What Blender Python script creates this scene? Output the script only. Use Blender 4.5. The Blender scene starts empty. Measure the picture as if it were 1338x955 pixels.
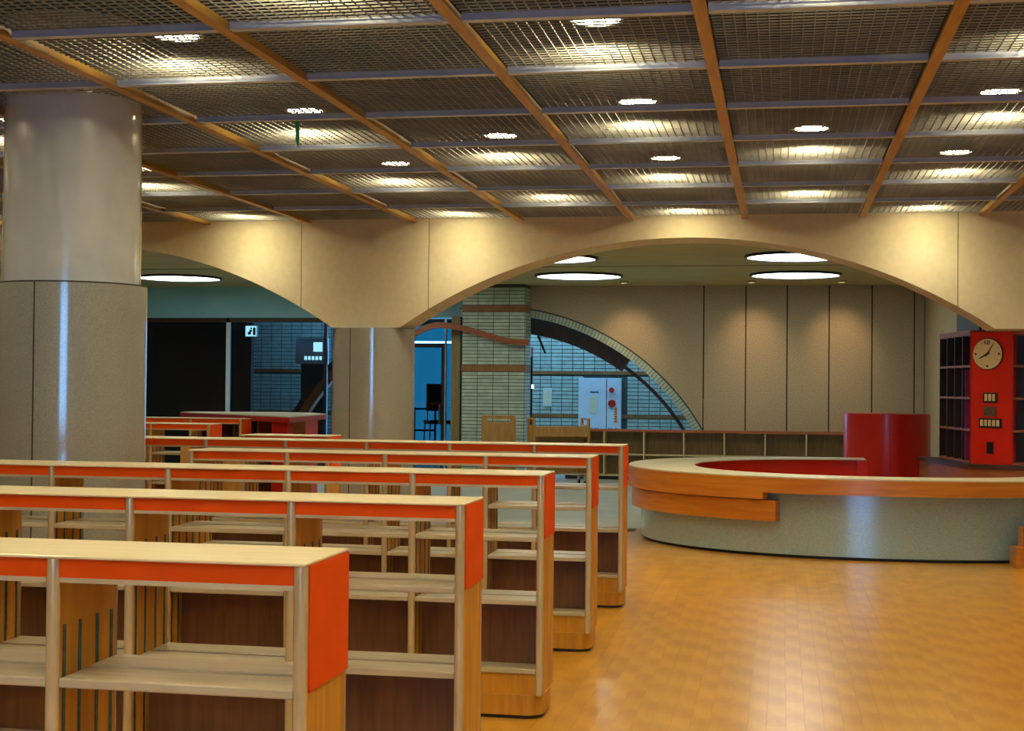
import bpy, math, random
from mathutils import Matrix, Vector
random.seed(7)
D = bpy.data
SC = bpy.context.scene
COL = SC.collection

# ---------------------------------------------------------------- camera
F_PX = 1877.2                                    # focal length in pixels of a 1338 px wide frame
R_ = Vector((0.98280, 0.18443, 0.00930)); U_ = Vector((-0.00656, -0.01546, 0.99986)); W_ = Vector((-0.18454, 0.98272, 0.01398))
cd = D.cameras.new('camera'); cd.sensor_width = 36; cd.sensor_fit = 'HORIZONTAL'; cd.lens = F_PX * 36 / 1338
cd.clip_start = .05; cd.clip_end = 200
cam = D.objects.new('camera', cd); COL.objects.link(cam)
cam.matrix_world = Matrix(((R_.x, U_.x, -W_.x, 0), (R_.y, U_.y, -W_.y, 0), (R_.z, U_.z, -W_.z, 1.6), (0, 0, 0, 1)))
SC.camera = cam
# ---------------------------------------------------------------- world, exposure
SC.view_settings.view_transform = 'Standard'; SC.view_settings.look = 'None'
SC.view_settings.gamma = 1; SC.view_settings.use_curve_mapping = False
SC.view_settings.exposure = 0.48
SKY = (0.24, 0.55, 1.0); SKY_STRENGTH = 6.5
wd = D.worlds.new('sky'); SC.world = wd; wd.use_nodes = True
bgn = wd.node_tree.nodes['Background']; bgn.inputs[0].default_value = (*SKY, 1); bgn.inputs[1].default_value = SKY_STRENGTH
# lamp settings (the lamps themselves are built further down)
LAMP_COL = (1.0, 0.90, 0.64); LENS_COL = (1.0, .87, .48); LENS_STRENGTH = 88.0; SPOT_W = 22.0
ROUND_COL = (0.94, 1.0, 0.90); ROUND_STRENGTH = 4.4

def portal(name, loc, rot, sx, sy):              # tells the renderer where daylight enters; gives no light itself
    l = D.lights.new(name, 'AREA'); l.shape = 'RECTANGLE'; l.size = sx; l.size_y = sy
    l.cycles.is_portal = True
    o = D.objects.new(name, l); o.location = loc; o.rotation_euler = rot; COL.objects.link(o)
for px_, pw_ in ((-.4, 2.6),): portal('daylight_window', (px_, -5.05, 1.7), (math.radians(90), 0, 0), pw_, 3.2)
portal('daylight_hall_roof', (-5.4, 26.9, 4.1), (0, 0, 0), 8.6, 1.2)
portal('daylight_hall_end', (-6.85, 28.35, 1.4), (math.radians(-90), 0, 0), 2.5, 2.8)

# ---------------------------------------------------------------- materials
def lin(c): return tuple(((v / 255) / 12.92 if v / 255 <= .04045 else ((v / 255 + .055) / 1.055) ** 2.4) for v in c)
MATS = {}
def mat(name, c1, c2=None, rough=.5, scale=(8, 8, 8), detail=4, metal=0, bump=0, coat=0, rand=0, spec=.5, lo=.35, hi=.65, coat_rough=.1):
    m = D.materials.new(name); m.use_nodes = True; nt = m.node_tree; b = nt.nodes['Principled BSDF']
    b.inputs['Roughness'].default_value = rough; b.inputs['Metallic'].default_value = metal
    b.inputs['Coat Weight'].default_value = coat; b.inputs['Coat Roughness'].default_value = coat_rough
    b.inputs['Specular IOR Level'].default_value = spec
    c1 = lin(c1); c2 = lin(c2) if c2 else c1
    tc = nt.nodes.new('ShaderNodeTexCoord'); mp = nt.nodes.new('ShaderNodeMapping'); mp.inputs['Scale'].default_value = scale
    nz = nt.nodes.new('ShaderNodeTexNoise'); nz.inputs['Scale'].default_value = 1; nz.inputs['Detail'].default_value = detail
    rp = nt.nodes.new('ShaderNodeValToRGB'); rp.color_ramp.elements[0].position = lo; rp.color_ramp.elements[1].position = hi
    rp.color_ramp.elements[0].color = (*c1, 1); rp.color_ramp.elements[1].color = (*c2, 1)
    L = nt.links.new
    L(tc.outputs['Object'], mp.inputs['Vector']); L(mp.outputs[0], nz.inputs['Vector']); L(nz.outputs[0], rp.inputs[0])
    last = rp.outputs[0]
    if rand:                                     # each piece has its own tone
        oi = nt.nodes.new('ShaderNodeObjectInfo'); ge = nt.nodes.new('ShaderNodeNewGeometry')
        ad = nt.nodes.new('ShaderNodeMath'); ad.operation = 'ADD'; fr = nt.nodes.new('ShaderNodeMath'); fr.operation = 'FRACT'
        L(oi.outputs['Random'], ad.inputs[0]); L(ge.outputs['Random Per Island'], ad.inputs[1]); L(ad.outputs[0], fr.inputs[0])
        mr = nt.nodes.new('ShaderNodeMapRange'); mr.inputs[3].default_value = 1 - rand; mr.inputs[4].default_value = 1 + rand * .6
        L(fr.outputs[0], mr.inputs[0])
        hs = nt.nodes.new('ShaderNodeHueSaturation'); L(mr.outputs[0], hs.inputs['Value']); L(last, hs.inputs['Color'])
        last = hs.outputs[0]
    L(last, b.inputs['Base Color'])
    if bump:
        bp = nt.nodes.new('ShaderNodeBump'); bp.inputs['Strength'].default_value = bump; bp.inputs['Distance'].default_value = .004
        L(nz.outputs[0], bp.inputs['Height']); L(bp.outputs[0], b.inputs['Normal'])
    MATS[name] = m; return m
def emit(name, col, s):
    m = D.materials.new(name); m.use_nodes = True; b = m.node_tree.nodes['Principled BSDF']
    b.inputs['Base Color'].default_value = (.8, .8, .8, 1)
    b.inputs['Emission Color'].default_value = (*col, 1); b.inputs['Emission Strength'].default_value = s
    MATS[name] = m; return m
def glass(name, tint, refl=.12):
    m = D.materials.new(name); m.use_nodes = True; nt = m.node_tree; nt.nodes.clear()
    o = nt.nodes.new('ShaderNodeOutputMaterial'); mx = nt.nodes.new('ShaderNodeMixShader'); t = nt.nodes.new('ShaderNodeBsdfTransparent')
    g = nt.nodes.new('ShaderNodeBsdfGlossy'); g.inputs['Roughness'].default_value = .03; t.inputs[0].default_value = (*tint, 1)
    mx.inputs[0].default_value = refl
    nt.links.new(t.outputs[0], mx.inputs[1]); nt.links.new(g.outputs[0], mx.inputs[2]); nt.links.new(mx.outputs[0], o.inputs[0])
    MATS[name] = m; return m

mat('plank', (198, 144, 50), (176, 120, 36), .3, (7, 3.5, 7), rand=.06, coat=.38, coat_rough=.17)
mat('subfloor', (70, 45, 20), (60, 40, 20), .8)
mat('lino', (176, 180, 166), (160, 164, 150), .38, (3, 3, 3))
mat('slab', (26, 24, 22), (20, 19, 18), .9, (2, 2, 2))
mat('grille', (134, 132, 130), (124, 122, 121), .6, (3, 3, 3))
mat('rail', (176, 184, 212), (158, 168, 200), .35, (6, 2, 6))
mat('batten', (172, 134, 66), (152, 114, 50), .45, (40, 3, 40))
mat('plaster', (205, 193, 166), (198, 186, 157), .8, (14, 14, 14), bump=.1)
mat('joint', (60, 52, 44), None, .9)
mat('stone', (138, 140, 138), (164, 165, 161), .34, (160, 160, 160), detail=2, coat=1, coat_rough=.12)
mat('paint_white', (196, 200, 206), (186, 190, 198), .22, (5, 5, 5), coat=1, coat_rough=.08)
mat('panel', (152, 136, 108), (202, 182, 146), .75, (70, 70, 70), detail=3, bump=.2)
mat('ceil_white', (188, 172, 118), (180, 164, 110), .85, (2, 2, 2))
mat('band', (150, 204, 214), (142, 196, 208), .7, (2, 2, 2))
mat('wall', (190, 182, 164), (180, 172, 154), .85, (3, 3, 3))
mat('shelf_wood', (198, 140, 44), (176, 118, 34), .5, (24, 24, 2.5), spec=.3)
mat('shelf_board', (184, 170, 146), (170, 154, 128), .35, (3, 30, 30), coat=.3, coat_rough=.2)
mat('shelf_top', (214, 196, 164), (206, 186, 152), .33, (3, 34, 30), coat=.25, coat_rough=.2)
mat('shelf_post', (186, 162, 126), (172, 148, 112), .22, (30, 30, 2), coat=1, coat_rough=.1)
mat('shelf_back', (120, 76, 44), (98, 60, 36), .5, (30, 30, 3))
mat('orange', (220, 80, 10), (210, 72, 8), .6, (4, 4, 4), spec=.12)
mat('strip', (48, 92, 92), (30, 64, 66), .4, (4, 4, 60), metal=.3)
mat('toe', (22, 18, 16), None, .6)
mat('desk_wood', (192, 120, 36), (174, 100, 26), .35, (2, 2, 26), coat=.3, coat_rough=.15)
mat('desk_top', (200, 194, 174), (190, 182, 160), .4, (30, 30, 30))
mat('desk_stone', (118, 148, 156), (144, 172, 176), .3, (110, 110, 110), detail=2, coat=1, coat_rough=.14)
mat('red', (222, 36, 16), (212, 30, 14), .32, (3, 3, 3), coat=.2)
mat('red_deep', (190, 28, 18), (176, 24, 16), .35, (3, 3, 3), coat=.2)
mat('case_wood', (150, 128, 78), (132, 110, 64), .5, (24, 24, 3))
mat('case_top', (176, 96, 44), (156, 80, 36), .4, (3, 30, 30))
mat('case_edge', (206, 188, 140), (196, 176, 128), .5, (20, 20, 3))
mat('tile', (188, 204, 184), (168, 186, 168), .28, (9, 9, 9), rand=.1, coat=.3)
mat('tile_brown', (150, 104, 58), (132, 88, 46), .35, (9, 9, 9))
mat('grout', (74, 80, 72), None, .9)
mat('dark_wood', (70, 42, 26), (52, 32, 20), .45, (20, 20, 3))
mat('dark_case', (58, 40, 34), (44, 32, 28), .5, (14, 14, 3))
mat('frame_dark', (40, 46, 52), None, .35, metal=.5)
mat('frame_light', (176, 190, 204), None, .3, metal=.6)
mat('cabinet_white', (214, 222, 222), (206, 216, 216), .4)
mat('black', (16, 16, 18), None, .4)
mat('cream', (226, 214, 172), (220, 208, 166), .5)
mat('grey_plate', (104, 92, 72), (70, 62, 50), .5, (60, 60, 60))
mat('truck_wood', (190, 144, 74), (170, 124, 58), .45, (24, 24, 3))
mat('chrome', (190, 190, 190), None, .2, metal=1)
mat('rust_wood', (158, 90, 48), (136, 72, 36), .5, (3, 3, 24))
mat('green_tape', (20, 140, 90), None, .5)
mat('magenta', (150, 30, 90), None, .5)
for n_ in ('stone', 'desk_stone', 'shelf_post'): MATS[n_].node_tree.nodes['Principled BSDF'].inputs['Coat IOR'].default_value = 2.1
emit('lens', LENS_COL, LENS_STRENGTH)
emit('round_diffuser', ROUND_COL, ROUND_STRENGTH)
emit('sign_light', (.45, .85, 1.0), 1.6)
emit('indicator', (.5, .5, 1.0), 4)
glass('pane', (.86, .92, .95), .10)
glass('pane_dark', (.62, .68, .72), .05)
glass('pane_blue', (.06, .17, .19), .08)

# ---------------------------------------------------------------- mesh helpers
class MB:
    def __init__(s): s.v = []; s.f = []; s.m = []
    def poly(s, vs, fs, mi=0):
        o = len(s.v); s.v += [tuple(v) for v in vs]; s.f += [tuple(i + o for i in f) for f in fs]; s.m += [mi] * len(fs); return s
    def box(s, x0, x1, y0, y1, z0, z1, mi=0):
        return s.poly([(x, y, z) for z in (z0, z1) for y in (y0, y1) for x in (x0, x1)],
                      [(0, 2, 3, 1), (4, 5, 7, 6), (0, 1, 5, 4), (2, 6, 7, 3), (0, 4, 6, 2), (1, 3, 7, 5)], mi)
    def prism(s, pts, z0, z1, mi=0):             # pts counter-clockwise in plan
        n = len(pts)
        return s.poly([(x, y, z0) for x, y in pts] + [(x, y, z1) for x, y in pts],
                      [tuple(range(n))[::-1], tuple(range(n, 2 * n))] + [(i, (i + 1) % n, n + (i + 1) % n, n + i) for i in range(n)], mi)
    def prism_y(s, pts, y0, y1, mi=0):           # pts (x, z) counter-clockwise seen from -Y
        n = len(pts)
        return s.poly([(x, y0, z) for x, z in pts] + [(x, y1, z) for x, z in pts],
                      [tuple(range(n)), tuple(range(n, 2 * n))[::-1]] + [(i, n + i, n + (i + 1) % n, (i + 1) % n) for i in range(n)], mi)
    def cyl(s, x, y, z0, z1, r, n=32, r2=None, mi=0):
        r2 = r if r2 is None else r2
        a = [2 * math.pi * i / n for i in range(n)]
        return s.poly([(x + r * math.cos(t), y + r * math.sin(t), z0) for t in a] + [(x + r2 * math.cos(t), y + r2 * math.sin(t), z1) for t in a],
                      [tuple(range(n))[::-1], tuple(range(n, 2 * n))] + [(i, (i + 1) % n, n + (i + 1) % n, n + i) for i in range(n)], mi)
    def tube(s, p, q, r, n=8):
        p = Vector(p); q = Vector(q); d = (q - p).normalized(); a = d.orthogonal().normalized(); b = d.cross(a)
        ring = [a * math.cos(2 * math.pi * i / n) * r + b * math.sin(2 * math.pi * i / n) * r for i in range(n)]
        return s.poly([p + t for t in ring] + [q + t for t in ring],
                      [tuple(range(n))[::-1], tuple(range(n, 2 * n))] + [(i, (i + 1) % n, n + (i + 1) % n, n + i) for i in range(n)])
    def ring(s, out, inn, z0, z1):               # closed outlines with equal counts
        n = len(out)
        vs = [(x, y, z0) for x, y in out] + [(x, y, z1) for x, y in out] + [(x, y, z0) for x, y in inn] + [(x, y, z1) for x, y in inn]
        fs = []
        for i in range(n):
            j = (i + 1) % n
            fs += [(i, j, n + j, n + i), (2 * n + i, 3 * n + i, 3 * n + j, 2 * n + j), (n + i, n + j, 3 * n + j, 3 * n + i), (i, 2 * n + i, 2 * n + j, j)]
        return s.poly(vs, fs)
    def strip(s, out, inn, z0, z1):              # the same, open at both ends
        n = len(out)
        vs = [(x, y, z0) for x, y in out] + [(x, y, z1) for x, y in out] + [(x, y, z0) for x, y in inn] + [(x, y, z1) for x, y in inn]
        fs = [(0, n, 3 * n, 2 * n), (n - 1, 3 * n - 1, 4 * n - 1, 2 * n - 1)]
        for i in range(n - 1):
            j = i + 1
            fs += [(i, j, n + j, n + i), (2 * n + i, 3 * n + i, 3 * n + j, 2 * n + j), (n + i, n + j, 3 * n + j, 3 * n + i), (i, 2 * n + i, 2 * n + j, j)]
        return s.poly(vs, fs)
    def mesh(s, name, mats, smooth=False):
        me = D.meshes.new(name); me.from_pydata(s.v, [], s.f)
        for m in (mats if isinstance(mats, (list, tuple)) else [mats]): me.materials.append(MATS[m])
        me.polygons.foreach_set('material_index', s.m)
        if smooth:
            me.polygons.foreach_set('use_smooth', [True] * len(s.f))
            me.update(); me.set_sharp_from_angle(angle=math.radians(40))
        me.update(); return me
    def build(s, name, mats, parent=None, smooth=False, loc=None):
        return link(name, s.mesh(name, mats, smooth), parent, loc)
def link(name, me, parent=None, loc=None):
    o = D.objects.new(name, me); COL.objects.link(o)
    if parent is not None: o.parent = parent
    if loc is not None: o.location = loc
    return o
def tag(o, label=None, cat=None, group=None, kind=None):
    if label: o['label'] = label
    if cat: o['category'] = cat
    if group: o['group'] = group
    if kind: o['kind'] = kind
    return o
def empty(name, loc=(0, 0, 0), rz=0):
    o = D.objects.new(name, None); o.location = loc; o.rotation_euler.z = rz; COL.objects.link(o); o.empty_display_size = .1
    return o
def copy_tree(o, parent=None):
    c = o.copy(); COL.objects.link(c); c.parent = parent
    for ch in list(o.children): copy_tree(ch, c)
    return c
def bevel(o, w=.004, seg=2):
    m = o.modifiers.new('edge', 'BEVEL'); m.width = w; m.segments = seg; m.limit_method = 'ANGLE'; return o

# ================================================================ SETTING
X0, X1, YR, YA, YW = -15.0, 6.0, -5.0, 15.42, 25.0     # left, right, rear, arcade, back wall
ZC, ZS, ZB = 3.395, 3.95, 3.36                          # underside of battens, slab, back-room ceiling
COLX, BAY = -4.56, 7.1

# ---- floor: sub-floor with parquet blocks as pieces, pale lino beyond the arcade
floor = tag(MB().box(X0, X1, YR, 16.3, -.12, -.012).build('floor', 'subfloor'), kind='structure')
PW, PL = .09, .45
plank_me = MB().box(-PW / 2 + .0003, PW / 2 - .0003, -PL / 2 + .0003, PL / 2 - .0003, -.012, 0).mesh('plank', 'plank')
rest = MB(); near = []
nx = int((X1 - X0) / PW)
for i in range(nx):
    x = X0 + (i + .5) * PW; off = random.random() * PL
    y = YR + off
    while y < 16.3 - PL:
        yc = y + PL / 2
        if -1.1 < x < 2.4 and 6.3 < yc < 13.9 and x < yc * .19 + .1 and (x > -1.0): near.append((math.hypot(x, yc), x, yc))
        elif yc > 0 and x > -13: rest.box(x - PW / 2 + .0003, x + PW / 2 - .0003, y + .0003, y + PL - .0003, -.012, 0)
        y += PL
near.sort()
for k, (d, x, yc) in enumerate(near):
    if k < 300: link('plank', plank_me, floor, (x, yc, 0))
    else: rest.box(x - PW / 2 + .0003, x + PW / 2 - .0003, yc - PL / 2 + .0003, yc + PL / 2 - .0003, -.012, 0)
tag(rest.build('plank_field', 'plank', floor), kind='stuff')
MB().box(X0, X1, 16.3, 30, -.12, -.002).build('floor_covering', 'lino', floor)

# ---- walls out of view, with the windows behind the camera
tag(MB().box(X0 - .2, X0, YR, 30, -.1, 4.1).build('wall_left', 'wall'), kind='structure')
tag(MB().box(X1, X1 + .2, YR, 30, -.1, 4.1).build('wall_right', 'wall'), kind='structure')
w = MB(); WZ0, WZ1 = .1, 3.3; WINS = ((-1.7, .9),)
w.box(X0, WINS[0][0], YR - .2, YR, -.1, 4.1).box(WINS[-1][1], X1, YR - .2, YR, -.1, 4.1)
for a, b in WINS: w.box(a, b, YR - .2, YR, -.1, WZ0).box(a, b, YR - .2, YR, WZ1, 4.1)
tag(w.build('wall_rear', 'wall'), kind='structure')
for k, (a, b) in enumerate(WINS):
    win = tag(empty('window_%d' % (k + 3), (0, YR, 0)), kind='structure'); fr = MB()
    fr.box(a, b, -.16, -.1, WZ0, WZ0 + .05).box(a, b, -.16, -.1, WZ1 - .05, WZ1).box(a, a + .04, -.16, -.1, WZ0 + .05, WZ1 - .05).box(b - .04, b, -.16, -.1, WZ0 + .05, WZ1 - .05)
    fr.build('window_frame', 'frame_light', win)
    MB().box(a + .04, b - .04, -.135, -.127, WZ0 + .05, WZ1 - .05).build('pane', 'pane', win)

# ---- main ceiling: dark slab, timber battens, cross rails, metal grilles
ceiling = tag(MB().box(X0, X1, YR, YA, ZS, ZS + .15).build('ceiling', 'slab'), kind='structure')
BX0, PX, BY0, PY = -.394, 1.209, 6.922, 1.214
I0, I1, J0, J1 = -11, 5, -9, 7
bm_ = MB().box(-.033, .033, YR, YA - .002, 0, .022).box(-.012, .012, YR, YA - .002, .022, .06).mesh('timber_batten', 'batten')
for i in range(I0, I1 + 1): link('timber_batten', bm_, ceiling, (BX0 + i * PX, 0, ZC))
rl = PX - .074
rail_me = MB().box(-rl / 2, rl / 2, -.028, .028, .004, .008).box(-rl / 2, rl / 2, -.022, .022, .008, .05).mesh('cross_rail', 'rail')
g = MB(); N = 20; cw = rl / N; cl = (PY - .05) / N; hb, tb = .008, .0035
for k in range(1, N): g.box(-rl / 2 + k * cw - tb / 2, -rl / 2 + k * cw + tb / 2, -PY / 2 + .024, PY / 2 - .024, .040, .040 + hb)
for k in range(0, N + 1): g.box(-rl / 2, rl / 2, -PY / 2 + .025 + k * cl - tb / 2, -PY / 2 + .025 + k * cl + tb / 2, .0405, .0405 + hb)
grille_me = g.mesh('grille_panel', 'grille')
for i in range(I0, I1):
    for j in range(J0, J1):
        cx = BX0 + (i + .5) * PX; y = BY0 + j * PY
        if y > YR + .1: link('cross_rail', rail_me, ceiling, (cx, y, ZC))
        if y + PY / 2 > YR + .6: link('grille_panel', grille_me, ceiling, (cx, y + PY / 2, ZC))

# ---- arcade wall: plaster panels with arched undersides
def arch_z(x):                                   # underside of the arcade wall
    u = (x - COLX) % BAY
    u = min(u, BAY - u)
    h = u - .39
    if h <= 0: return 2.23
    half = BAY / 2 - .39; rise = .97; r = (half * half + rise * rise) / (2 * rise)
    return 2.23 + rise - (r - math.sqrt(max(0, r * r - (half - h) ** 2)))
arc = tag(empty('wall_arcade', (0, YA, 0)), kind='structure')
joints = [X0]
for k in (-1, 0, 1):
    joints += [COLX + k * BAY - .757, COLX + k * BAY + .716]
joints = [j for j in joints if X0 <= j < X1] + [X1]
for a, b in zip(joints[:-1], joints[1:]):
    n = max(2, int((b - a) / .08)); xs = [a + .004 + (b - a - .008) * t / n for t in range(n + 1)]
    xs = sorted(set(xs + [COLX + k * BAY + s * .39 for k in (-1, 0, 1) for s in (-1, 1) if a < COLX + k * BAY + s * .39 < b]))
    MB().prism_y([(x, arch_z(x)) for x in xs] + [(xs[-1], ZS), (xs[0], ZS)], 0, .62).build('plaster_panel', 'plaster', arc)
for j in joints[1:-1]: MB().box(j - .004, j + .004, .012, .6, arch_z(j) + .012, ZS).build('joint_strip', 'joint', arc)

# ---- back room: ceiling, back wall of tall panels with a big arched opening
cb = tag(MB().box(X0, X1, YA + .62, YW + .3, ZB, ZB + .12).build('ceiling_back_room', 'ceil_white'), kind='structure')
MB().box(X0, X1, 20.9, 20.915, ZB - .006, ZB).build('joint_strip', 'joint', cb)
AX, AZ, AR = -5.05, -1.285, 4.15
wb = tag(empty('wall_back', (0, YW, 0)), kind='structure')
def arcpts(r, x0, x1, n=40): return [(x0 + (x1 - x0) * i / n, AZ + math.sqrt(r * r - (x0 + (x1 - x0) * i / n - AX) ** 2)) for i in range(n + 1)]
xr = AX + math.sqrt((AR + .13) ** 2 - (0 - AZ) ** 2)
pts = arcpts(AR + .13, -4.47, xr) + [(-.95, 0)] if xr < -.95 else arcpts(AR + .13, -4.47, -.95)
PJ = [-.612 + .70 * k for k in range(-1, 5)]
PJ = [-1.33, -.612, .086, .788, 1.497, 2.19, 2.36]
a_ = arcpts(AR + .13, -4.47, -1.341)
MB().prism_y(a_ + [(-1.341, ZB), (-4.47, ZB)], 0, .35).build('wall_panel', 'panel', wb)
a_ = arcpts(AR + .13, -1.319, xr, 8)
MB().prism_y(a_ + [(-.623, 0), (-.623, ZB), (-1.319, ZB)], 0, .35).build('wall_panel', 'panel', wb)
for p, q in zip(PJ[1:-1], PJ[2:]): MB().box(p + .011, q - .011, 0, .35, 0, ZB).build('wall_panel', 'panel', wb)
MB().box(-1.36, 2.3, .03, .3, 1.4, ZB).box(-.9, 2.3, .03, .3, 0, 1.4).build('joint_backing', 'toe', wb)
# ring of narrow tiles round the opening
n = 96; t0, t1 = math.radians(17), math.radians(98)
vous = MB()
for k in range(n):
    p = t0 + (t1 - t0) * (k + .08) / n; q = t0 + (t1 - t0) * (k + .92) / n
    vous.prism_y([(AX + r * math.cos(t), AZ + r * math.sin(t)) for r, t in ((AR, q), (AR, p), (AR + .125, p), (AR + .125, q))], -.025, .33)
tag(vous.build('arch_tile_ring', 'tile', wb), kind='stuff')
tt = [t0 + (t1 - t0) * k / 48 for k in range(49)]
MB().prism_y([(AX + (AR + .006) * math.cos(t), AZ + (AR + .006) * math.sin(t)) for t in tt[::-1]] + [(AX + (AR + .15) * math.cos(t), AZ + (AR + .15) * math.sin(t)) for t in tt], -.012, .32).build('arch_bedding', 'grout', wb)
# lintel band and right return of the back room
tag(MB().box(X0, -5.6, YW, YW + .3, 2.8, ZB).build('trim_1', 'band'), kind='structure')
rb = tag(MB().box(2.36, 2.6, 16.9, YW + .35, 0, ZB).build('wall_back_right', 'panel'), kind='structure')
MB().box(2.335, 2.36, 21.9, 22.0, .82, 1.1).build('socket_box', 'black', rb)

# ---- entrance hall beyond: tiled wall, roof with a skylight, floor is shared
def tile_field(x0, x1, z0, z1, w, h, y, gaps=()):
    m = MB(); z = z0; g_ = .007
    while z + h <= z1 + .001:
        x = x0
        while x < x1 - .02:
            xe = min(x + w, x1)
            if not any(a < (x + xe) / 2 < b and c < z + h / 2 < d for a, b, c, d in gaps): m.box(x + g_, xe - g_, y - .012, y, z + g_, z + h - g_)
            x += w
        z += h
    return m
YH = 28.0
hall = tag(empty('wall_hall', (0, YH, 0)), kind='structure')
MB().box(X0, -8.1, 0, .25, 0, 4.0).box(-5.6, X1, 0, .25, 0, 4.0).box(-8.1, -5.6, 0, .25, 2.8, 4.0).build('wall_core', 'grout', hall)
gaps = [(X0, 99, 1.82, 1.91), (X0, 99, .97, 1.06), (-3.92, -3.06, 0, 1.78), (-8.1, -5.6, 0, 2.8)]
tag(tile_field(-13.5, 0.5, 0, 3.0, .215, .075, 0, gaps).build('wall_tiles', 'tile', hall), kind='stuff')
for z in (1.83, .98): 
    MB().box(-13.5, -8.1, -.02, 0, z, z + .07).box(-5.6, -3.92 if z < 1.5 else .5, -.02, 0, z, z + .07).build('brown_tile_course', 'tile_brown', hall)
MB().box(-3.06, .5, -.02, 0, .98, 1.05).build('brown_tile_course', 'tile_brown', hall)
hc = MB(); hc.box(X0, -9.7, YW + .3, YH + .25, 4.0, 4.1).box(-1.1, X1, YW + .3, YH + .25, 4.0, 4.1).box(-9.7, -1.1, YW + .3, 26.3, 4.0, 4.1).box(-9.7, -1.1, 27.5, YH + .25, 4.0, 4.1)
hc.box(X0, X1, YW + .2, YW + .3, ZB + .12, 4.1)
tag(hc.build('ceiling_hall', 'slab'), kind='structure')
tag(MB().box(-14.9, -10.02, 26.2, 26.35, 0, 4.0).build('wall_hall_partition', 'dark_case'), kind='structure')
# glazed screen of the left bay and its white mullion
gl = tag(empty('window_2', (0, YW + .1, 0)), kind='structure')
for a, b in ((-14.9, -12.6), (-12.54, -10.08), (-10.015, -8.2), (-8.14, -6.68)):
    MB().box(a, b, 0, .012, .06, 2.78).build('pane', 'pane_dark', gl)
MB().box(-10.08, -10.015, -.03, .05, 0, 2.8).build('mullion', 'cabinet_white', gl)
for x in (-12.6, -8.2, -6.68): MB().box(x, x + .06, -.02, .04, 0, 2.8).build('mullion', 'frame_dark', gl)
MB().box(-14.9, -6.62, -.03, .05, 0, .06).build('bottom_rail', 'frame_dark', gl)
MB().box(-14.9, -6.62, -.03, .05, 2.72, 2.8).build('top_rail', 'dark_wood', gl)
# glass door
dr = tag(empty('door_1', (-6.62, YW + .08, 0)), kind='structure')
m = MB(); m.box(0.06, .1, 0, .05, 0, 2.35).box(.62, .68, 0, .05, 0, 2.35).box(.1, .62, 0, .05, 0, .07).box(.1, .62, 0, .05, 2.27, 2.35)
m.build('door_frame', 'frame_dark', dr)
MB().box(.1, .62, .02, .03, .07, 2.27).build('pane', 'pane_blue', dr)
MB().box(.06, .96, .02, .03, 2.38, 2.78).build('pane', 'pane_blue', dr)
MB().box(.68, .93, .02, .03, 0, 2.35).build('pane', 'pane_blue', dr)
MB().box(.68, .71, -.01, .06, 0, 2.78).build('mullion', 'frame_light', dr)
MB().box(.59, .62, -.06, 0, .9, 1.25).build('door_handle', 'chrome', dr)
tag(MB().box(-5.72, -5.56, YW - .35, YW + .3, 0, 2.8).build('trim_2', 'case_wood'), kind='structure')

# ================================================================ THINGS
# ---- columns
def column(x, y, r_low, r_up, ztop, seams, label):
    c = tag(empty('round_column', (x, y, 0)), label, 'column')
    lo = MB().cyl(0, 0, 0, 2.225, r_low, 96).build('cladding', 'stone', c, True)
    for s in seams:
        t = math.radians(s)
        MB().box(-.004, .004, -.003, .003, .0, 2.2255).build('cladding_joint', 'joint', lo, loc=(r_low * math.cos(t), r_low * math.sin(t), 0))
    if ztop:
        MB().cyl(0, 0, 2.225, ztop, r_up, 96).build('shaft', 'paint_white', c, True)
        MB().cyl(0, 0, 2.2255, 2.235, r_low - .004, 96).build('cladding_cap', 'joint', c)
    return c
column(-4.61, 8.78, .485, .44, ZS, (-90,), 'thick round column with grey stone cladding below and glossy white shaft above')
column(COLX, YA + .34, .465, 0, 0, (-108,), 'round stone-clad column under the springing point of the two plaster arches')

# ---- downlights
def downlight():
    t = tag(empty('downlight'), 'round downlight recessed above the metal ceiling grille', 'light', 'downlights above the ceiling grille')
    MB().cyl(0, 0, .018, .30, .14, 28, .12).build('housing', 'slab', t, True)
    m = MB(); k = 32; aa = [2 * math.pi * i / k for i in range(k)]
    m.ring([(.15 * math.cos(a), .15 * math.sin(a)) for a in aa], [(.128 * math.cos(a), .128 * math.sin(a)) for a in aa], 0, .018)
    m.build('trim_ring', 'grille', t, True)
    MB().cyl(0, 0, .006, .014, .128, 28).build('lens', 'lens', t)
    MB().cyl(0, 0, .30, ZS - 3.575, .015, 8).build('hanger', 'black', t)
    l = D.lights.new('downlight_beam', 'SPOT'); l.energy = SPOT_W; l.color = LAMP_COL; l.spot_size = math.radians(128); l.spot_blend = .8; l.shadow_soft_size = .10
    o = D.objects.new('downlight_beam', l); COL.objects.link(o); o.parent = t; o.location = (0, 0, -.11)
    return t
dl = downlight(); first = True
spots = []
for i in range(-10, 5):
    for j in range(-8, 7):
        if i % 2 == (-1 % 2) and j % 2 == 0: spots.append((i, j))         # odd columns, every other panel
        elif i in (-2, 0) and j in (-7, -5, -3, -1, 3, 5): spots.append((i, j))
for i, j in spots:
    if (i < -7 and j < 4) or (i < -5 and j < 0): continue
    o = dl if first else copy_tree(dl); first = False
    o.location = (BX0 + (i + .5) * PX, BY0 + (j + {0: .64, 4: .56, 5: .56, 6: .58}.get(j, .5)) * PY, 3.58)
    if j >= 5: o['label'] = 'round downlight above the ceiling grille in the row next to the plaster arches'; o['group'] = 'downlights next to the plaster arches'
    if (i, j) == (-3, 2): o['label'] = 'round ceiling downlight with a green ribbon hanging below it'; del o['group']
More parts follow.
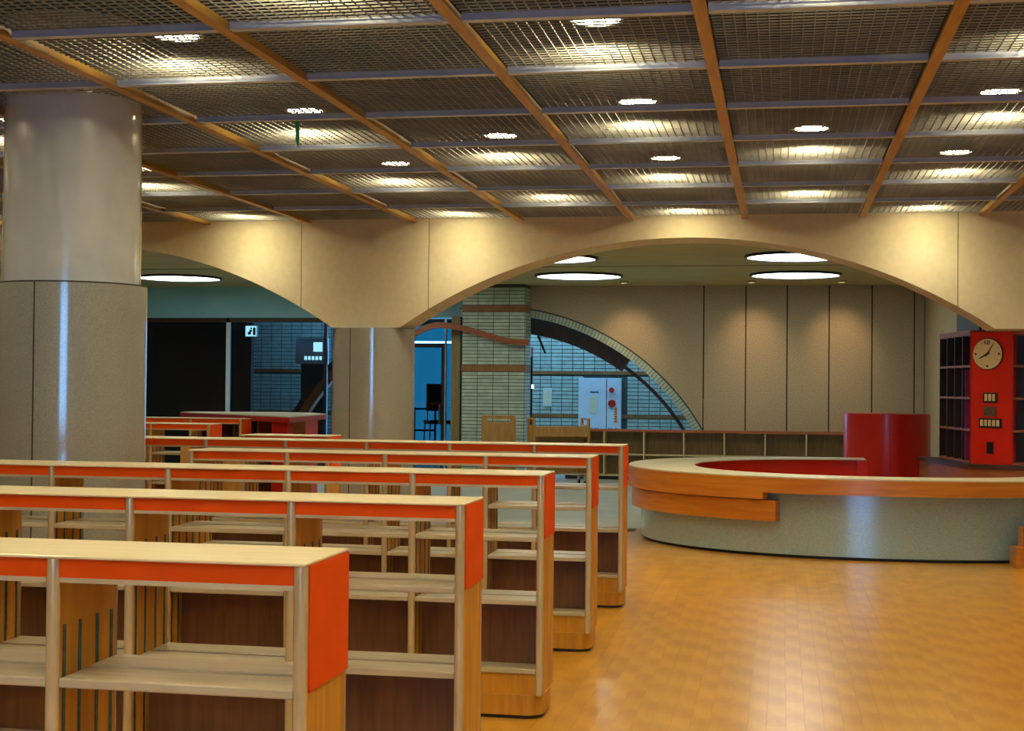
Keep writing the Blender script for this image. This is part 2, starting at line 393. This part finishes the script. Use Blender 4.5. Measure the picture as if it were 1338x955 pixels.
tag(MB().box(-.013, .013, -.002, .002, -.16, 0).poly([(-.013, 0, -.16), (.013, 0, -.16), (.004, .01, -.21)], [(0, 1, 2)]).build('hanging_ribbon', 'green_tape', None, loc=(-3.30, 9.46, 3.435)), 'short green ribbon hanging from the ceiling grille', 'ribbon')

# ---- round lights of the back room
def round_light():
    t = tag(empty('round_ceiling_light'), 'large round ceiling light glowing blue-white in the back room', 'light', 'round ceiling lights of the back room')
    k = 48; aa = [2 * math.pi * i / k for i in range(k)]
    MB().ring([(.70 * math.cos(a), .70 * math.sin(a)) for a in aa], [(.665 * math.cos(a), .665 * math.sin(a)) for a in aa], -.035, 0).build('rim', 'frame_dark', t, True)
    MB().cyl(0, 0, -.022, -.002, .665, 48).build('diffuser', 'round_diffuser', t)
    return t
rl0 = round_light(); first = True
for x in (.2, -3.17, -6.53, -9.9):
    for y in (19.4, 22.55):
        o = rl0 if first else copy_tree(rl0); first = False
        o.location = (x, y, ZB)
        if y > 20: o['label'] = 'large round ceiling light in the row beside the panelled back wall'; o['group'] = 'round ceiling lights beside the back wall'
        else: o['label'] = 'large round ceiling light in the row just behind the plaster arches'; o['group'] = 'round ceiling lights behind the arches'

def wash(x):
    t = tag(empty('wall_washer', (x, 23.9, ZB)), 'small recessed spotlight beside the panelled back wall', 'light', 'spotlights washing the back wall')
    k = 24; aa = [2 * math.pi * i / k for i in range(k)]
    MB().ring([(.075 * math.cos(a), .075 * math.sin(a)) for a in aa], [(.055 * math.cos(a), .055 * math.sin(a)) for a in aa], -.035, 0).build('trim_ring', 'ceil_white', t, True)
    MB().cyl(0, 0, -.004, -.001, .055, 24).build('lens', 'round_diffuser', t)
    l = D.lights.new('wash_beam', 'SPOT'); l.energy = 34; l.color = (1, .66, .36); l.spot_size = math.radians(62); l.spot_blend = 1; l.shadow_soft_size = .05
    o = D.objects.new('wash_beam', l); COL.objects.link(o); o.parent = t; o.location = (0, 0, -.06); o.rotation_euler.x = math.radians(46)
for x in (-2.6, -.5, .95): wash(x)

# ---- tiled pillar with its curved timber trim
tp = tag(empty('tiled_pillar', (-4.93, 24.75, 0)), 'square pillar of stacked pale green tiles with a curved brown timber trim', 'pillar')
MB().box(-.555, .555, -.27, .27, 0, ZB).build('core', 'grout', tp)
tiles = MB(); hz = .0612; nz = int(ZB / hz)
bands = {8, 9, 30, 31, 47, 48}
brown = MB()
for r in range(nz):
    z = r * hz
    if r in bands:
        if r - 1 not in bands: brown.box(-.565, .565, -.285, -.27, z + .005, z + 2 * hz - .005).box(.555, .568, -.27, .27, z + .005, z + 2 * hz - .005)
        continue
    for c in range(4): tiles.box(-.555 + c * .2775 + .006, -.555 + (c + 1) * .2775 - .006, -.282, -.27, z + .006, z + hz - .006)
    for c in range(2): tiles.box(.555, .567, -.27 + c * .27 + .006, -.27 + (c + 1) * .27 - .006, z + .006, z + hz - .006)
tag(tiles.build('pillar_tiles', 'tile', tp), kind='stuff')
brown.build('brown_tile_course', 'tile_brown', tp)
cp = [(-6.45, 2.42), (-6.28, 2.56), (-6.07, 2.655), (-5.87, 2.695), (-5.52, 2.65), (-5.11, 2.545), (-4.77, 2.445), (-4.55, 2.41), (-4.3, 2.395)]
def smooth(ps, n=6):
    out = []
    for i in range(len(ps) - 1):
        p0 = ps[max(i - 1, 0)]; p1 = ps[i]; p2 = ps[i + 1]; p3 = ps[min(i + 2, len(ps) - 1)]
        for k in range(n):
            t = k / n
            out.append(tuple(.5 * (2 * p1[d] + (p2[d] - p0[d]) * t + (2 * p0[d] - 5 * p1[d] + 4 * p2[d] - p3[d]) * t * t + (3 * p1[d] - p0[d] - 3 * p2[d] + p3[d]) * t ** 3) for d in range(2)))
    return out + [ps[-1]]
cs = smooth(cp)
MB().prism_y([(x + 4.93, z - .10) for x, z in cs] + [(x + 4.93, z) for x, z in cs[::-1]], -.42, -.286).build('curved_trim', 'rust_wood', tp)

# ---- dark arch rib standing behind the opening, and its left half behind the glass
rib = tag(empty('arch_rib', (AX, YW + .7, 0)), 'dark brown timber arch rib inside the arched opening beside the tiled pillar', 'arch')
def rib_part(name, r0, r1, d0, d1, y0, y1, mt, dz=0):
    tt = [math.radians(d0 + (d1 - d0) * k / 40) for k in range(41)]
    return MB().prism_y([(r0 * math.cos(t), AZ + dz + r0 * math.sin(t)) for t in tt[::-1]] + [(r1 * math.cos(t), AZ + dz + r1 * math.sin(t)) for t in tt], y0, y1).build(name, mt, rib)
rib_part('rib_soffit', 3.86, 4.20, 55, 100, 0, .25, 'dark_wood')
rib_part('rib_bar', 3.93, 3.99, 20, 55, 0, .06, 'dark_wood')
rib_part('rib_foot', 4.34, 4.50, 128, 163, 0, .2, 'case_top')
rib_part('rib_edge', 4.50, 4.60, 128, 163, 0, .25, 'dark_wood')

MB().prism_y([(.69, 2.50), (.83, 2.18), (.86, 2.19), (.73, 2.51)], -.06, -.02).build('slanting_strut', 'black', rib)

# ---- objects of the hall
cab = tag(empty('hose_cabinet', (-3.49, YH - .024, 0)), 'white fire hose cabinet with red alarm discs on the blue-lit tiled wall', 'cabinet')
MB().box(-.42, .42, -.06, 0, 0, 1.765).build('body', 'cabinet_white', cab)
MB().box(-.41, .125, -.075, -.06, .03, 1.75).build('door', 'cabinet_white', cab)
MB().box(.14, .41, -.075, -.06, .03, 1.75).build('door', 'cabinet_white', cab)
def disc_y(name, x, z, r, y0, y1, mt, par, n=20): 
    return MB().prism_y([(x + r * math.cos(2 * math.pi * i / n), z + r * math.sin(2 * math.pi * i / n)) for i in range(n)], y0, y1).build(name, mt, par)
MB().box(.124, .141, -.066, -.0605, .03, 1.75).build('door_gap', 'frame_dark', cab)
disc_y('alarm_lamp', .235, 1.53, .05, -.13, -.075, 'red', cab); disc_y('alarm_button', .24, 1.27, .075, -.10, -.075, 'red_deep', cab)
MB().box(.27, .36, -.08, -.075, .88, 1.2).build('notice', 'cream', cab); MB().box(-.19, -.05, -.08, -.075, 1.08, 1.4).build('notice', 'cream', cab)
lt = MB()
for z in range(6): lt.box(.29, .34, -.083, -.08, .91 + z * .047, .935 + z * .047)
lt.build('red_lettering', 'red', cab)
lt = MB()
for x in (-.17, -.1, -.05, .17, .22, .29, .33): lt.box(x, x + .03, -.08, -.075, .74, .79)
lt.box(-.19, -.02, -.08, -.075, 1.48, 1.5); lt.build('dark_lettering', 'frame_dark', cab)
tag(MB().box(-4.62, -4.45, YH - .04, YH - .013, 1.2, 1.56).box(-4.60, -4.47, YH - .045, YH - .04, 1.23, 1.53, 1).build('wall_notice', ['cabinet_white', 'cream']), 'small cream notice on the blue-lit tiled wall beside the hose cabinet', 'notice')
sp = tag(empty('sign_post', (-4.42, YW + .55, 0)), 'tall dark signboard standing in the arched opening beside the tiled pillar', 'signboard')
MB().box(-.11, .0, -.03, .03, 0, 2.12).build('board', 'frame_dark', sp); MB().box(-.02, .0, -.02, .02, 2.12, 2.3).build('red_tip', 'red', sp)
MB().box(-.01, .03, -.04, -.03, 1.55, 1.62).build('pilot_light', 'indicator', sp)
ex = tag(empty('exit_sign', (-9.68, YW + .32, 2.46)), 'small lit pale blue exit sign behind the dark glazing', 'sign')
MB().box(-.115, .115, -.03, .03, 0, .21).build('housing', 'cabinet_white', ex); MB().box(-.105, .105, -.036, -.03, .01, .2).build('face', 'sign_light', ex)
MB().box(-.06, .0, -.04, -.036, .04, .09).box(-.03, .02, -.04, -.036, .09, .13).box(-.01, .02, -.04, -.036, .14, .17).box(.04, .09, -.04, -.036, .03, .17).build('pictogram', 'strip', ex)
MB().box(-.01, .01, -.01, .01, .21, .34).build('hanger', 'frame_dark', ex)
ch = tag(empty('chair', (-6.42, 26.6, 0), .5), 'tall metal chair with a red seat seen through the blue glass door', 'chair')
MB().box(-.22, .22, -.22, .22, .86, .93).build('seat', 'red', ch); MB().box(-.17, .17, .20, .23, 1.1, 1.62).build('backrest', 'frame_dark', ch)
for sx in (-1, 1):
    for sy in (-1, 1): MB().tube((sx * .2, sy * .2, .86), (sx * .23, sy * .24, 0), .013).build('leg', 'chrome', ch)
    MB().tube((sx * .15, .21, .9), (sx * .15, .215, 1.3), .012).build('back_post', 'chrome', ch)
ib = tag(empty('information_board', (-8.9, 26.6, 0)), 'tall dark information board with a grey lit header behind the dark glazing', 'signboard')
MB().box(-.24, .24, -.04, .04, 0, 1.98).build('board', 'dark_case', ib); MB().box(-.34, .28, -.08, .08, 1.98, 2.48).build('header_box', 'frame_light', ib)
hl = MB()
for k in range(5): hl.box(-.16 + k * .075, -.11 + k * .075, -.085, -.08, 2.06, 2.13)
hl.box(.02, .2, -.085, -.08, 2.22, 2.4); hl.build('header_lettering', 'sign_light', ib)
st = tag(empty('entrance_rail', (-6.9, 26.1, 0)), 'thin metal barrier rail behind the blue glass door', 'railing')
for x in (-.3, .15, .55): MB().tube((x, 0, 0), (x, 0, 1.15), .02).build('post', 'frame_dark', st)
for z in (1.15, .75): MB().tube((-.3, 0, z), (.55, 0, z), .018).build('bar', 'frame_dark', st)

# ---- low bookcase along the back wall
lb = tag(empty('wall_bookcase', (0, YW - .37, 0)), 'long low open bookcase with a reddish top along the panelled back wall', 'bookcase')
LX0, PB = -3.696, .683
MB().box(LX0, 2.34, .0, .36, .825, .862).build('top', 'case_top', lb); MB().box(LX0, 2.34, .34, .36, .06, .825).build('back_panel', 'case_wood', lb)
MB().box(LX0 + .02, 2.34, .03, .34, 0, .06).build('plinth', 'toe', lb)
for k in range(9):
    x = LX0 + k * PB
    MB().box(x, x + .024, .005, .34, .06, .825).build('divider', 'case_edge', lb)
    MB().box(x + .024, min(x + PB, 2.34), .01, .34, .42, .44).build('shelf', 'case_edge', lb); MB().box(x + .024, min(x + PB, 2.34), .01, .34, .06, .085).build('shelf', 'case_edge', lb)

# ---- orange-trimmed bookshelves
HS, DEP, SB = 1.174, .344, .636
def roundrect(x0, x1, y0, y1, r, n=6):
    out = []
    for cx, cy, a in ((x1 - r, y0 + r, -90), (x1 - r, y1 - r, 0), (x0 + r, y1 - r, 90), (x0 + r, y0 + r, 180)):
        out += [(cx + r * math.cos(math.radians(a + 90 * k / n)), cy + r * math.sin(math.radians(a + 90 * k / n))) for k in range(n + 1)]
    return out
PR = .0175
post_me = None
def bookshelf(xr, y, bays, label, sb=SB, group='orange-trimmed bookshelves in rows'):
    s = tag(empty('bookshelf', (xr, y, 0)), label, 'bookshelf', group)
    Lx = -(bays * sb + 2 * PR)
    bevel(MB().box(Lx, 0, 0, DEP, HS - .008, HS).build('top', 'shelf_top', s), .003)
    MB().prism(roundrect(Lx, 0, .005, DEP - .005, .09), .018, .115).build('plinth', 'shelf_wood', s, True)
    MB().prism(roundrect(Lx + .01, -.01, .015, DEP - .015, .085), 0, .018).build('toe', 'toe', s)
    for k in range(bays + 1):
        x = -PR - k * sb
        # upright panel with rounded nosings front and back
        prof = [(x + PR, PR)] + [(x + PR * math.cos(t), DEP - PR + PR * math.sin(t)) for t in [math.pi * i / 8 for i in range(9)]] + [(x + PR * math.cos(t), PR + PR * math.sin(t)) for t in [math.pi + math.pi * i / 8 for i in range(9)]]
        up = MB(); up.prism([(x - PR + .003, PR), (x + PR - .003, PR), (x + PR - .003, DEP - PR), (x - PR + .003, DEP - PR)], .115, HS - .008)
        u = up.build('upright', 'shelf_wood', s)
        for yy, sg in ((PR, -1), (DEP - PR, 1)):
            MB().prism([(x + PR * math.cos(t), yy + sg * PR * abs(math.sin(t))) if sg > 0 else (x - PR * math.cos(t), yy - PR * math.sin(t)) for t in [math.pi * i / 10 for i in range(11)]], .115, HS - .008).build('nosing', 'shelf_post', u, True)
        for side in (-1, 1):
            if (k == 0 and side == 1) or (k == bays and side == -1): continue
            for yy in (.045, .125, DEP - .125, DEP - .045):
                xs_ = x + side * (PR - .003)
                MB().box(min(xs_, xs_ + side * .002), max(xs_, xs_ + side * .002), yy - .007, yy + .007, .2, 1.0).build('shelf_track', 'strip', u)
    for e, xe in ((1, 0), (-1, Lx)):
        a, b = (xe - .003, xe + .002) if e > 0 else (xe - .002, xe + .003)
        MB().box(a, b, .03, DEP - .006, HS - .31, HS - .0085).build('end_plate', 'orange', s)
    for k in range(bays):
        a = -2 * PR - k * sb; b = -(k + 1) * sb
        a -= .0; xa, xb = b, a
        for y0, y1 in ((.012, .024), (DEP - .024, DEP - .012)):
            MB().box(xa, xb, y0, y1, HS - .055, HS - .0085).build('header', 'orange', s)
            MB().box(xa, xb, y0 - .001, y1 + .004, HS - .067, HS - .055).build('header_edge', 'shelf_board', s)
        for z in (.873, .567, .238):
            bevel(MB().box(xa, xb, .012, .162, z - .024, z).build('shelf', 'shelf_board', s), .004)
            bevel(MB().box(xa, xb, .182, DEP - .012, z - .024, z + .002).build('shelf', 'shelf_board', s), .004)
        MB().box(xa, xb, .165, .179, .115, .566).build('back_panel', 'shelf_back', s)
        for y0, y1 in ((.02, .034), (DEP - .034, DEP - .02)): MB().box(xa, xb, y0, y1, .115, .214).build('kick_board', 'shelf_wood', s)
    return s
bookshelf(-1.102, 3.255, 4, 'orange-trimmed bookshelf at the open end of the rows, farthest from the tiled pillar')
bookshelf(-1.116, 5.038, 5, 'orange-trimmed bookshelf second in the rows counted from the end far from the tiled pillar')
bookshelf(-1.117, 6.804, 5, 'orange-trimmed bookshelf middle of the five long rows, running past the front of the thick column')
bookshelf(-1.120, 8.586, 4, 'shorter orange-trimmed bookshelf that stops just beside the thick round column')
bookshelf(-1.121, 10.350, 7, 'orange-trimmed bookshelf last of the long rows, running behind the thick round column')
bookshelf(-3.63, 11.25, 1, 'single-bay orange-trimmed bookshelf close behind the last long row', .72)
bookshelf(-5.80, 14.0, 4, 'orange-trimmed bookshelf in front of the left plaster arch, behind the thick column', group='small bookshelves by the arcade')
bookshelf(-6.35, 16.3, 4, 'orange-trimmed bookshelf just beyond the left plaster arch, behind the thick column', group='small bookshelves by the arcade')

# ---- wooden book trucks
def truck(loc, rz, label, hl=.51):
    t = tag(empty('book_truck', loc, rz), label, 'cart', 'wooden book trucks')
    for sx in (-1, 1):
        x = sx * hl
        m = MB(); a, b = x - .018, x + .018
        m.box(a, b, -.28, .28, .14, .98); m.box(a, b, -.28, -.19, .98, 1.06); m.box(a, b, .19, .28, .98, 1.06); m.box(a, b, -.28, .28, 1.06, 1.09)
        bevel(m.build('end_panel', 'truck_wood', t), .004)
    for z in (.2, .55, .88): MB().box(-hl + .018, hl - .018, -.27, .27, z, z + .02).build('shelf', 'shelf_board', t)
    MB().box(-hl + .018, hl - .018, -.01, .01, .22, .95).build('centre_panel', 'truck_wood', t)
    for sy in (-1, 1): MB().box(-hl + .018, hl - .018, sy * .265 - .008, sy * .265 + .008, .80, .95).build('side_board', 'truck_wood', t)
    for sx in (-1, 1):
        for sy in (-1, 1):
            w = MB().tube((sx * (hl - .05) - .015, sy * .22, .05), (sx * (hl - .05) + .015, sy * .22, .05), .05, 14).build('caster', 'black', t)
            MB().box(sx * (hl - .05) - .02, sx * (hl - .05) + .02, sy * .22 - .02, sy * .22 + .02, .09, .2).build('fork', 'chrome', w)
    return t
truck((-3.50, 22.7, 0), .36, 'wooden book truck parked side-on before the arched opening', .44)
truck((-4.62, 23.45, 0), math.pi / 2 + .195, 'wooden book truck with a hand slot, end-on before the tiled pillar')
truck((-5.06, 12.3, 0), math.pi / 2 + .4, 'wooden book truck end-on behind the last long bookshelf by the thick column')

# ---- red-edged angled counter beyond the left arch
rc = tag(empty('angled_counter', (-6.0, 18.0, 0)), 'angled counter with a red-edged top and dark open shelves beyond the left arch', 'counter')
top = [(.22, -1.6), (.05, .35), (-.35, 1.0), (-1.0, 1.25), (-2.05, .75), (-2.05, .40)]
MB().prism(top, 1.13, 1.19).build('top_edge', 'red_deep', rc); MB().prism([(x * .995 - .0, y) for x, y in top], 1.19, 1.2).build('top', 'desk_top', rc)
MB().prism([(.1, -1.35), (-.02, .2), (-.3, .2), (-.15, -1.2)], 0, 1.13).build('end_panel', 'red', rc)
p0 = Vector((-.02, -1.15)); p1 = Vector((-1.95, .5)); dv = (p1 - p0); nv = Vector((dv.y, -dv.x)).normalized() * -1
if nv.y < 0: nv = -nv
for k in range(5):
    q = p0 + dv * k / 4; e = dv.normalized() * .02
    MB().prism([tuple(q - e), tuple(q - e + nv * .3), tuple(q + e + nv * .3), tuple(q + e)][::-1], 0, 1.13).build('divider', 'rust_wood', rc)
q0 = p0 + nv * .28; q1 = p1 + nv * .28
MB().prism([tuple(q0), tuple(q1), tuple(q1 + nv * .02), tuple(q0 + nv * .02)], 0, 1.13).build('back_panel', 'dark_case', rc)
for z in (.1, .45, .8): MB().prism([tuple(p0 + nv * .02), tuple(p1 + nv * .02), tuple(q1), tuple(q0)], z, z + .025).build('shelf', 'dark_case', rc)

# ---- the round counter
CX, CY = .98, 15.70
def oval(a, b, t, p=2.15):
    c, s = math.cos(t), math.sin(t)
    return (a * math.copysign(abs(c) ** (2 / p), c), b * math.copysign(abs(s) ** (2 / p), s))
NT = 160
full = [2 * math.pi * i / NT for i in range(NT)]
C_A, C_B = 90, 312
def ov(a, b, ts=full): return [oval(a, b, t) for t in ts]
rg = lambda a, b, n=60: [math.radians(a + (b - a) * i / n) for i in range(n + 1)]
CR = rg(C_A, C_B, 130)
dk = tag(empty('service_counter', (CX, CY, 0)), 'large oval service counter with wood rim, speckled grey base and red inside', 'counter')
MB().strip(ov(2.60, 2.115, CR), ov(1.90, 1.67, CR), .758, .77).build('counter_top', 'desk_top', dk, True)
MB().strip(ov(2.605, 2.12, CR), ov(2.50, 2.02, CR), .615, .757).build('rim_band', 'desk_wood', dk, True)
MB().strip(ov(2.606, 2.121, rg(160, 245.5)), ov(2.50, 2.02, rg(160, 245.5)), .552, .616).build('rim_band_lower_edge', 'desk_wood', dk, True)
MB().strip(ov(2.57, 2.07, rg(165, 248)), ov(2.40, 1.9, rg(165, 248)), .345, .54).build('bag_ledge', 'desk_wood', dk, True)
MB().strip(ov(2.47, 1.965, CR), ov(2.40, 1.89, CR), .03, .74).build('base_panel', 'desk_stone', dk, True)
MB().strip(ov(2.44, 1.935, CR), ov(2.41, 1.9, CR), 0, .03).build('toe', 'toe', dk, True)
MB().strip(ov(2.02, 1.79, CR), ov(1.99, 1.76, CR), 0, .757).build('inner_panel', 'red', dk, True)
MB().box(-.10, .015, 1.66, 2.10, 0, .757).build('end_post', 'red', dk)
MB().box(-1.50 - CX, -1.36 - CX, 15.9 - CY, 16.1 - CY, 0, .38).build('ledge_bracket', 'red_deep', dk)
sp_ = tag(empty('wooden_steps', (2.08, 13.52, 0), .12), 'two wooden steps set against the grey base of the oval counter', 'steps')
MB().box(0, .6, 0, .22, 0, .185).build('step', 'desk_wood', sp_); MB().box(.08, .6, .08, .24, .185, .36).build('step', 'desk_wood', sp_)
dr_ = tag(empty('red_drum', (1.31, 18.75, 0)), 'tall red cylinder standing just behind the oval counter', 'drum')
MB().cyl(0, 0, 0, 1.285, .535, 72).build('drum_body', 'red', dr_, True)
MB().box(-.003, .003, -.004, .004, .0, 1.285).build('drum_seam', 'red_deep', dr_, loc=(0, -.534, 0))
MB().cyl(0, 0, 1.285, 1.292, .525, 72).build('drum_lid', 'red_deep', dr_)

# ---- tall dark shelving with the red clock panel
P = [Vector((1.83, 17.6)), Vector((2.02, 16.35)), Vector((2.43, 16.08)), Vector((3.4, 15.98))]
un = tag(empty('clock_cabinet', (2.43, 16.35, 0)), 'tall dark pigeonhole cabinet with a red clock panel beneath the plaster wall', 'cabinet')
O = Vector((2.43, 16.35))
def slab_(name, a, b, d, z0, z1, mt, par=un, off=0):   # plate from a to b, thickness d behind its face
    t = (b - a).normalized(); nn = Vector((-t.y, t.x))
    return MB().prism([tuple(a + nn * off - O), tuple(b + nn * off - O), tuple(b + nn * (d + off) - O), tuple(a + nn * (d + off) - O)], z0, z1).build(name, mt, par)
ZU0, ZU1 = .80, 2.225
for a, b, nb in ((P[0], P[1], 4), (P[2], P[3], 4)):
    slab_('back_panel', a, b, .02, ZU0, ZU1, 'dark_case', off=.26)
    for k in range(5):
        z = ZU0 + (ZU1 - ZU0 - .03) * k / 4
        slab_('shelf', a, b, .26, z, z + (.06 if k == 4 else .024), 'rust_wood')
    for k in range(nb + 1):
        t = (b - a) / nb; q = a + t * k; e = t.normalized() * .01
        slab_('divider', q - e, q + e, .26, ZU0, ZU1, 'dark_case', off=.004)
slab_('upper_panel', P[0], P[0] + (P[1] - P[0]) * .72, .03, ZU1 + .03, 2.72, 'dark_case', off=.2)
q = P[0] + (P[1] - P[0]) * .8; e = (P[1] - P[0]).normalized() * .006
slab_('magenta_spine', q - e, q + e, .2, ZU0 + .03, ZU1 - .4, 'magenta', off=.02)
pl = slab_('clock_panel', P[1], P[2], .08, ZU0 - .01, ZU1 + .002, 'red')
base_pts = [(1.62, 17.75), (1.74, 17.1), (1.86, 16.6), (1.98, 16.25), (2.15, 16.08), (2.42, 15.98), (3.4, 15.9)]
bs = smooth(base_pts, 5)
MB().prism([(x - O.x, y - O.y) for x, y in bs] + [(3.4 - O.x, 16.6 - O.y), (2.3 - O.x, 17.75 - O.y)], 0, ZU0 - .04).build('curved_base', 'rust_wood', un, True)
MB().prism([(x - O.x - .02, y - O.y - .015) for x, y in bs] + [(3.4 - O.x, 16.6 - O.y), (2.3 - O.x, 17.75 - O.y)], ZU0 - .04, ZU0 - .001).build('base_ledge', 'dark_wood', un)
# frame on the panel face
t = (P[2] - P[1]).normalized(); nf = Vector((t.y, -t.x)); ang = math.atan2(t.y, t.x)
PWID = (P[2] - P[1]).length; mid = (P[1] + P[2]) / 2
fp = empty('face', (0, 0, 0)); D.objects.remove(fp)
class Face:                                     # u along the panel, z up, y out of the face
    def __init__(s): s.rz = ang; s.loc = (mid.x + nf.x * .001, mid.y + nf.y * .001, 0)
FC = Face()
def on_face(name, mb, mt, parent=None):
    o = mb.build(name, mt, parent)
    if parent is un: o.location = (FC.loc[0] - O.x, FC.loc[1] - O.y, 0)
    else: o.location = FC.loc
    o.rotation_euler.z = FC.rz
    return o
def panel_box(u0, u1, z0, z1, y0, y1): return MB().box(u0, u1, -y1, -y0, z0, z1)
PZ = lambda y: 2.225 - (y - 428) * (2.225 - .80) / (607 - 428)      # heights read off the panel
PU = lambda x: (x - 1294) * PWID / 51.5
def digits(n, x0, x1, y0, y1, name):
    f = on_face(name, panel_box(PU(x0), PU(x1), PZ(y1), PZ(y0), 0, .012), 'black', un)
    for k in range(n):
        a = x0 + 2 + (x1 - x0 - 3) * k / n; b = x0 + 1 + (x1 - x0 - 3) * (k + 1) / n - .5
        panel_box(PU(a), PU(b), PZ(y1 - 2.5), PZ(y0 + 2), .0125, .018).build('figure_card', 'cream', f)
digits(3, 1285, 1302, 510, 524, 'date_display'); digits(5, 1280, 1307, 545, 558, 'number_display')
on_face('grey_plate', panel_box(PU(1286), PU(1300), PZ(542), PZ(529), 0, .012), 'grey_plate', un)
on_face('key_slot', panel_box(PU(1289.5), PU(1297), PZ(593), PZ(577), 0, .012), 'frame_dark', un)
# the clock hangs on the panel
ck = tag(empty('wall_clock', (FC.loc[0], FC.loc[1], PZ(457.5)), ang), 'round cream clock with black hands on the red panel', 'clock')
ck.location.x += t.x * PU(1290.5); ck.location.y += t.y * PU(1290.5)
CRr = .172
disc_y('rim', 0, 0, CRr, -.02, 0, 'dark_wood', ck, 40); disc_y('dial', 0, 0, CRr - .008, -.024, -.02, 'cream', ck, 40)
def hand(name, hour_deg, L, wd):
    a = math.radians(90 - hour_deg); d = Vector((math.cos(a), math.sin(a))); n_ = Vector((-d.y, d.x)) * wd
    MB().prism_y([tuple(-d * .03 - n_), tuple(-d * .03 + n_), tuple(d * L + n_ * .5), tuple(d * L - n_ * .5)][::-1], -.03, -.026).build(name, 'black', ck)
hand('hour_hand', 241, .10, .011); hand('minute_hand', 33, .13, .007)
disc_y('hub', 0, 0, .014, -.034, -.024, 'black', ck, 14)
for k in range(12):
    a = math.radians(30 * k); d = Vector((math.sin(a), math.cos(a)))
    if k == 0:
        f12 = MB().box(-.032, -.022, -.026, -.024, .105, .145)
        for u0, u1, z0, z1 in ((-.008, .03, .137, .145), (.022, .03, .125, .137), (-.008, .03, .119, .127), (-.008, 0, .111, .121), (-.008, .03, .103, .111)): f12.box(u0, u1, -.026, -.024, z0, z1)
        f12.build('numeral_twelve', 'black', ck)
    else:
        r = .012 if k % 3 == 0 else .004
        disc_y('hour_mark', d.x * .132, d.y * .132, r, -.026, -.024, 'black', ck, 10)
